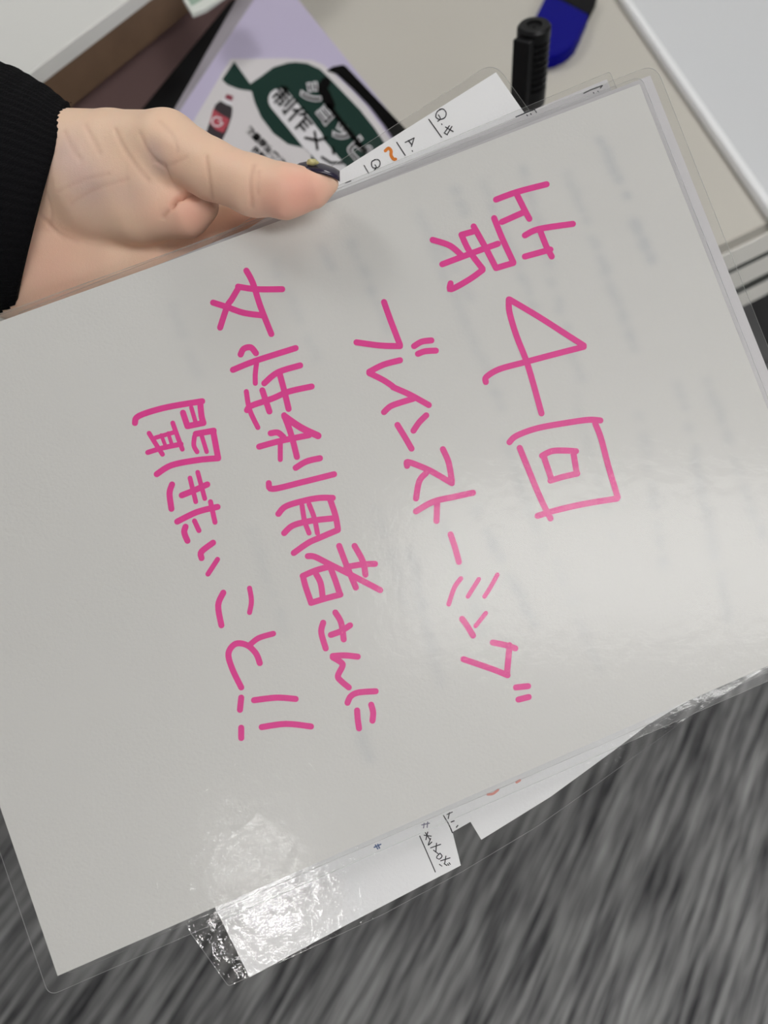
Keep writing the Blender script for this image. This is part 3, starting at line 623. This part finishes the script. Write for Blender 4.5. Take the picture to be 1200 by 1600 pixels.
def surface_nets(vol, org, h):
    nx, ny, nz = vol.shape; ins = vol < 0
    cidx = np.full((nx-1, ny-1, nz-1), -1, np.int64)
    cnt = np.zeros(cidx.shape, np.int8)
    for i in (0, 1):
        for j in (0, 1):
            for k in (0, 1): cnt += ins[i:nx-1+i, j:ny-1+j, k:nz-1+k]
    cells = np.argwhere((cnt > 0) & (cnt < 8)); cidx[tuple(cells.T)] = np.arange(len(cells))
    acc = np.zeros((len(cells), 3)); num = np.zeros(len(cells))
    cor = [(i, j, k) for i in (0, 1) for j in (0, 1) for k in (0, 1)]
    for a in cor:
        for ax in range(3):
            if a[ax]: continue
            b = list(a); b[ax] = 1
            va = vol[tuple((cells+a).T)]; vb = vol[tuple((cells+b).T)]; m = (va < 0) != (vb < 0)
            t = va[m]/(va[m]-vb[m]); p = np.repeat(np.array(a, float)[None], m.sum(), 0); p[:, ax] = t
            acc[m] += p; num[m] += 1
    verts = org + h*(cells+acc/num[:, None])
    faces = []
    for ax in range(3):
        o1, o2 = [(1, 2), (2, 0), (0, 1)][ax]
        s0 = [slice(None)]*3; s1 = [slice(None)]*3; s0[ax] = slice(0, -1); s1[ax] = slice(1, None)
        ed = np.argwhere(ins[tuple(s0)] != ins[tuple(s1)])
        ok = (ed[:, o1] > 0) & (ed[:, o2] > 0) & (ed[:, o1] < vol.shape[o1]-1) & (ed[:, o2] < vol.shape[o2]-1); ed = ed[ok]
        q = []
        for d1_, d2_ in ((-1, -1), (0, -1), (0, 0), (-1, 0)):
            c = ed.copy(); c[:, o1] += d1_; c[:, o2] += d2_; q.append(cidx[tuple(c.T)])
        q = np.stack(q, 1); flip = ~ins[tuple(ed.T)]; q[flip] = q[flip][:, ::-1]; faces.append(q)
    return verts, np.concatenate(faces)
def hand_mesh():
    h = 1.5
    lo = np.array([-262., -165, 222]); hi = np.array([32., 2, 330])
    n = np.ceil((hi-lo)/h).astype(int)
    g = [lo[i]+h*np.arange(n[i]) for i in range(3)]
    P = np.stack(np.meshgrid(*g, indexing='ij'), -1).reshape(-1, 3)
    vol = np.concatenate([base_sdf(c) for c in np.array_split(P, 12)]).reshape(n)
    v, f = surface_nets(vol, lo, h)
    # one round of subdivision, then settle the vertices on the true surface and press the creases in
    me = bpy.data.meshes.new('hand'); me.from_pydata([tuple(p) for p in v], [], [tuple(map(int, q)) for q in f]); me.update()
    o = bpy.data.objects.new('hand', me); C.objects.link(o)
    md = o.modifiers.new('s', 'SUBSURF'); md.levels = 1; md.render_levels = 1
    me2 = bpy.data.meshes.new_from_object(o.evaluated_get(bpy.context.evaluated_depsgraph_get())); o.modifiers.clear(); o.data = me2; bpy.data.meshes.remove(me)
    nv = len(me2.vertices); co = np.empty(nv*3, np.float32); me2.vertices.foreach_get('co', co); co = co.reshape(-1, 3)
    def grad(p):
        e_ = .25; return np.stack([base_sdf(p+np.eye(3, dtype=np.float32)[i]*e_)-base_sdf(p-np.eye(3, dtype=np.float32)[i]*e_) for i in range(3)], 1)/(2*e_)
    for _ in range(2):
        s = base_sdf(co); gr = grad(co); gr /= np.linalg.norm(gr, axis=1)[:, None]+1e-6; co = co-gr*s[:, None]*.9
    gr = grad(co); gr /= np.linalg.norm(gr, axis=1)[:, None]+1e-6
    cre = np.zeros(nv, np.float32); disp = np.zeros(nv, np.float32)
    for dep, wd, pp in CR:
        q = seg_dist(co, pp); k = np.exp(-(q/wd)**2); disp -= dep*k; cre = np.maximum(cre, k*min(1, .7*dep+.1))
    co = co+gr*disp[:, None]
    blush = np.zeros(nv, np.float32)
    for px, py, d, r, k in ((470, 300, 232, 11, 1.0), (440, 320, 232, 12, .8), (300, 335, 252, 12, .75), (250, 330, 254, 10, .4), (70, 420, 268, 22, .45), (390, 345, 268, 14, .7), (280, 260, 243, 9, .3), (420, 400, 268, 40, .5)):
        c = cm(px, py, d); blush = np.maximum(blush, k*np.exp(-((co-c)**2).sum(1)/(r*r)))
    veil = np.zeros(nv, np.float32)  # greyish mauve patches around the base of the thumb
    for a, b, r, k in ((on_skin(100, 240), on_skin(140, 290), 9, .8), (on_skin(175, 290), on_skin(200, 300), 7, .4), (on_skin(240, 235), on_skin(250, 255), 4, .7)):
        veil = np.maximum(veil, k*np.exp(-(cone(co, a, 0, b, 0)/r)**2))
    me2.vertices.foreach_set('co', cam2w(co/1000).astype(np.float32).ravel())
    for nm, a in (('crease', cre), ('blush', blush), ('mauve_patch', veil)):
        at = me2.attributes.new(nm, 'FLOAT', 'POINT'); at.data.foreach_set('value', np.clip(a, 0, 1).astype(np.float32))
    me2.polygons.foreach_set('use_smooth', [True]*len(me2.polygons)); me2.update()
    return o
def skin_mat():
    m = bpy.data.materials.new('skin'); m.use_nodes = True
    n, l = m.node_tree.nodes, m.node_tree.links; p = n['Principled BSDF']
    p.inputs['Roughness'].default_value = .5; p.inputs['Specular IOR Level'].default_value = .35
    p.inputs['Subsurface Weight'].default_value = .12; p.inputs['Subsurface Radius'].default_value = (1, .35, .2); p.inputs['Subsurface Scale'].default_value = .003
    tc = n.new('ShaderNodeTexCoord'); t = n.new('ShaderNodeTexNoise'); t.inputs['Scale'].default_value = 60; t.inputs['Detail'].default_value = 5; l.new(tc.outputs['Object'], t.inputs['Vector'])
    mx = n.new('ShaderNodeMix'); mx.data_type = 'RGBA'; mx.inputs[6].default_value = srgb(236, 204, 174); mx.inputs[7].default_value = srgb(241, 206, 182); l.new(t.outputs['Fac'], mx.inputs[0])
    last = mx.outputs[2]
    for nm, c, k in (('blush', srgb(238, 168, 150), .75), ('mauve_patch', srgb(188, 160, 158), .75), ('crease', srgb(176, 110, 88), .55)):
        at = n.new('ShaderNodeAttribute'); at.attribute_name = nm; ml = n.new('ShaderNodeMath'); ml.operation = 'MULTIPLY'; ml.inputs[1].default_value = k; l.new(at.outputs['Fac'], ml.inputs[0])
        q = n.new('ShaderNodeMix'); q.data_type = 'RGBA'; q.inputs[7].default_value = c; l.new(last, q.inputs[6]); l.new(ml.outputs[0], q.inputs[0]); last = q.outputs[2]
    l.new(last, p.inputs['Base Color'])
    vo = n.new('ShaderNodeTexVoronoi'); vo.feature = 'DISTANCE_TO_EDGE'; vo.inputs['Scale'].default_value = 1500; l.new(tc.outputs['Object'], vo.inputs['Vector'])
    mp = n.new('ShaderNodeMapping'); mp.inputs['Rotation'].default_value = (0, 0, R(-30)); mp.inputs['Scale'].default_value = (1, .12, 1); l.new(tc.outputs['Object'], mp.inputs['Vector'])
    wv = n.new('ShaderNodeTexNoise'); wv.inputs['Scale'].default_value = 900; wv.inputs['Detail'].default_value = 2; l.new(mp.outputs[0], wv.inputs['Vector'])
    ad = n.new('ShaderNodeMath'); ad.operation = 'ADD'; l.new(vo.outputs['Distance'], ad.inputs[0]); l.new(wv.outputs['Fac'], ad.inputs[1])
    b = n.new('ShaderNodeBump'); b.inputs['Strength'].default_value = .12; b.inputs['Distance'].default_value = .0005; l.new(ad.outputs[0], b.inputs['Height']); l.new(b.outputs['Normal'], p.inputs['Normal'])
    return m
wrist = cam2w(cm(0, 330, 285)/1000)
person = empty('person', tuple(wrist), 'person in a black knit sleeve, left hand pinching the laminated sheets between thumb and fingers', 'person')
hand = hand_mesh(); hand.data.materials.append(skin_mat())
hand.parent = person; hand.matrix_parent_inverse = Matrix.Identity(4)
hand.data.transform(Matrix.Translation(-V(wrist)))
hand['label'] = 'bare left hand, palm towards the viewer, thumb lying along the sheet edge'
# thumb nail: a curved plate on the upper side of the thumb tip
def nail():
    ns, nt = 16, 14; VV = []; FF = []
    for layer in (0, 1):
        for i in range(ns+1):
            s = i/ns; px = 459+s*72
            tp = np.interp(s, (0, .12, .32, .65, .88, 1), (260, 254.5, 251.5, 255.5, 261.5, 267))     # ridge of the nail
            half = 6.6*math.sqrt(max(.05, 1-((s-.5)/.54)**2)) if s < .5 else 6.6*math.sqrt(max(.12, 1-((s-.5)/.54)**2*.85))
            for j in range(nt+1):
                t = -1+2*j/nt
                p = cm(px, tp, 239.5+t*half); p[1] += abs(t)**2.2*2.3 + (1.3 if layer else 0)
                VV.append(cam2w(p/1000))
    N = (ns+1)*(nt+1); idx = lambda l_, i, j: l_*N+i*(nt+1)+j
    for i in range(ns):
        for j in range(nt):
            FF.append((idx(0, i, j), idx(0, i+1, j), idx(0, i+1, j+1), idx(0, i, j+1))); FF.append((idx(1, i, j), idx(1, i, j+1), idx(1, i+1, j+1), idx(1, i+1, j)))
    bd = [(i, 0) for i in range(ns)]+[(ns, j) for j in range(nt)]+[(i, nt) for i in range(ns, 0, -1)]+[(0, j) for j in range(nt, 0, -1)]
    for a, b in zip(bd, bd[1:]+bd[:1]): FF.append((idx(0, *a), idx(1, *a), idx(1, *b), idx(0, *b)))
    o = mesh_obj('thumb_nail', VV, FF, mat('dark_purple_polish', srgb(44, 38, 58), .18, .6, .05, 400), hand, True)
    bm = bmesh.new(); bm.from_mesh(o.data); bmesh.ops.recalc_face_normals(bm, faces=bm.faces[:]); bm.to_mesh(o.data); bm.free()
    o['label'] = 'dark purple polished nail with a pale chip'
    c = cm(488, 253.5, 234.0); bm = bmesh.new(); bmesh.ops.create_icosphere(bm, subdivisions=3, radius=1)
    for v in bm.verts:
        k = 1+.18*math.sin(7*v.co.x+3*v.co.z)
        v.co = V(cam2w((c+np.array([v.co.x*1.9*k, v.co.y*1.0, v.co.z*1.3*k]))/1000))
    bm_obj('nail_stone', bm, mat('pale_yellow_stone', srgb(206, 196, 140), .35), o, True)['label'] = 'pale yellow stone on the nail'
nail()
# sleeve: ribbed black knit tube, open at the cuff
def sleeve():
    secs = [  # px of top point, px of bottom point, centre depth, half depth (mm)
        ((108, 172), (23, 482), 277, 25.5), ((104, 168), (19, 484), 277.5, 27.5), ((86, 150), (2, 488), 279, 29.5), ((42, 120), (-35, 494), 281, 31), ((0, 104), (-80, 500), 284, 32.5), ((-100, 68), (-160, 512), 290, 35), ((-260, 20), (-300, 520), 298, 39), ((-420, -20), (-440, 525), 306, 42)]
    n = 420; outer = []; inner = []
    rings = []
    for (a, b, d, hd) in secs:
        rings.append((cm(*a, d), cm(*b, d), hd))
    fine = []
    for i in range(len(rings)-1):
        k = 3 if i < 2 else 6
        for j in range(k): t = j/k; fine.append(tuple(rings[i][q]*(1-t)+rings[i+1][q]*t for q in range(3)))
    fine.append(rings[-1])
    VV = []; FF = []
    for ri, (a, b, hd) in enumerate(fine):
        c = (a+b)/2; u = (a-b)/2
        for i in range(n):
            t = 2*math.pi*i/n; shx = 13*max(0, 1-ri/14)*math.sin(t); rib = 1+(.006*math.cos(84*t) + .004*math.sin(ri*2.1+84*t))
            p = c + u*math.cos(t)*rib + np.array([shx, 0, -hd*math.sin(t)*rib]); VV.append(cam2w(p/1000))
    m_ = len(fine)
    for r_ in range(m_-1):
        for i in range(n): FF.append((r_*n+i, r_*n+(i+1) % n, (r_+1)*n+(i+1) % n, (r_+1)*n+i))
    # turned-in lip
    base = len(VV); a, b, hd = fine[0]; c = (a+b)/2; u = (a-b)/2
    for q, (sc_, sh_) in enumerate(((.965, .6), (.945, 0), (.95, -8))):
        for i in range(n):
            t = 2*math.pi*i/n; VV.append(cam2w((c+u*math.cos(t)*sc_+np.array([sh_+13*math.sin(t), 0, -hd*math.sin(t)*sc_]))/1000))
    for i in range(n): FF.append((i, base+i, base+(i+1) % n, (i+1) % n))
    for q in range(2):
        for i in range(n): FF.append((base+q*n+i, base+(q+1)*n+i, base+(q+1)*n+(i+1) % n, base+q*n+(i+1) % n))
    K = mat('black_knit', (.003, .003, .004, 1), .9, .15, .8, 1400)
    o = mesh_obj('sleeve', VV, FF, K, person, True); o['label'] = 'black ribbed knit sleeve cuff'
    # loose fibres standing off the cuff
    bm = bmesh.new(); rng = random.Random(2)
    for _ in range(700):
        t = rng.uniform(0, 2*math.pi); p = (c+u*math.cos(t)*1.004+np.array([13*math.sin(t)+rng.uniform(-6, .5), 0, -hd*math.sin(t)*1.004]))
        q = p+np.array([rng.uniform(.2, 1.1), rng.uniform(-.6, .6), rng.uniform(-.6, .3)]); s_ = np.array([.09, .09, 0])
        vs = [bm.verts.new(V(cam2w(x/1000))) for x in (p-s_, p+s_, q)]; bm.faces.new(vs)
    fb = bm_obj('cuff_fuzz', bm, K, o); fb['kind'] = 'stuff'
sleeve()
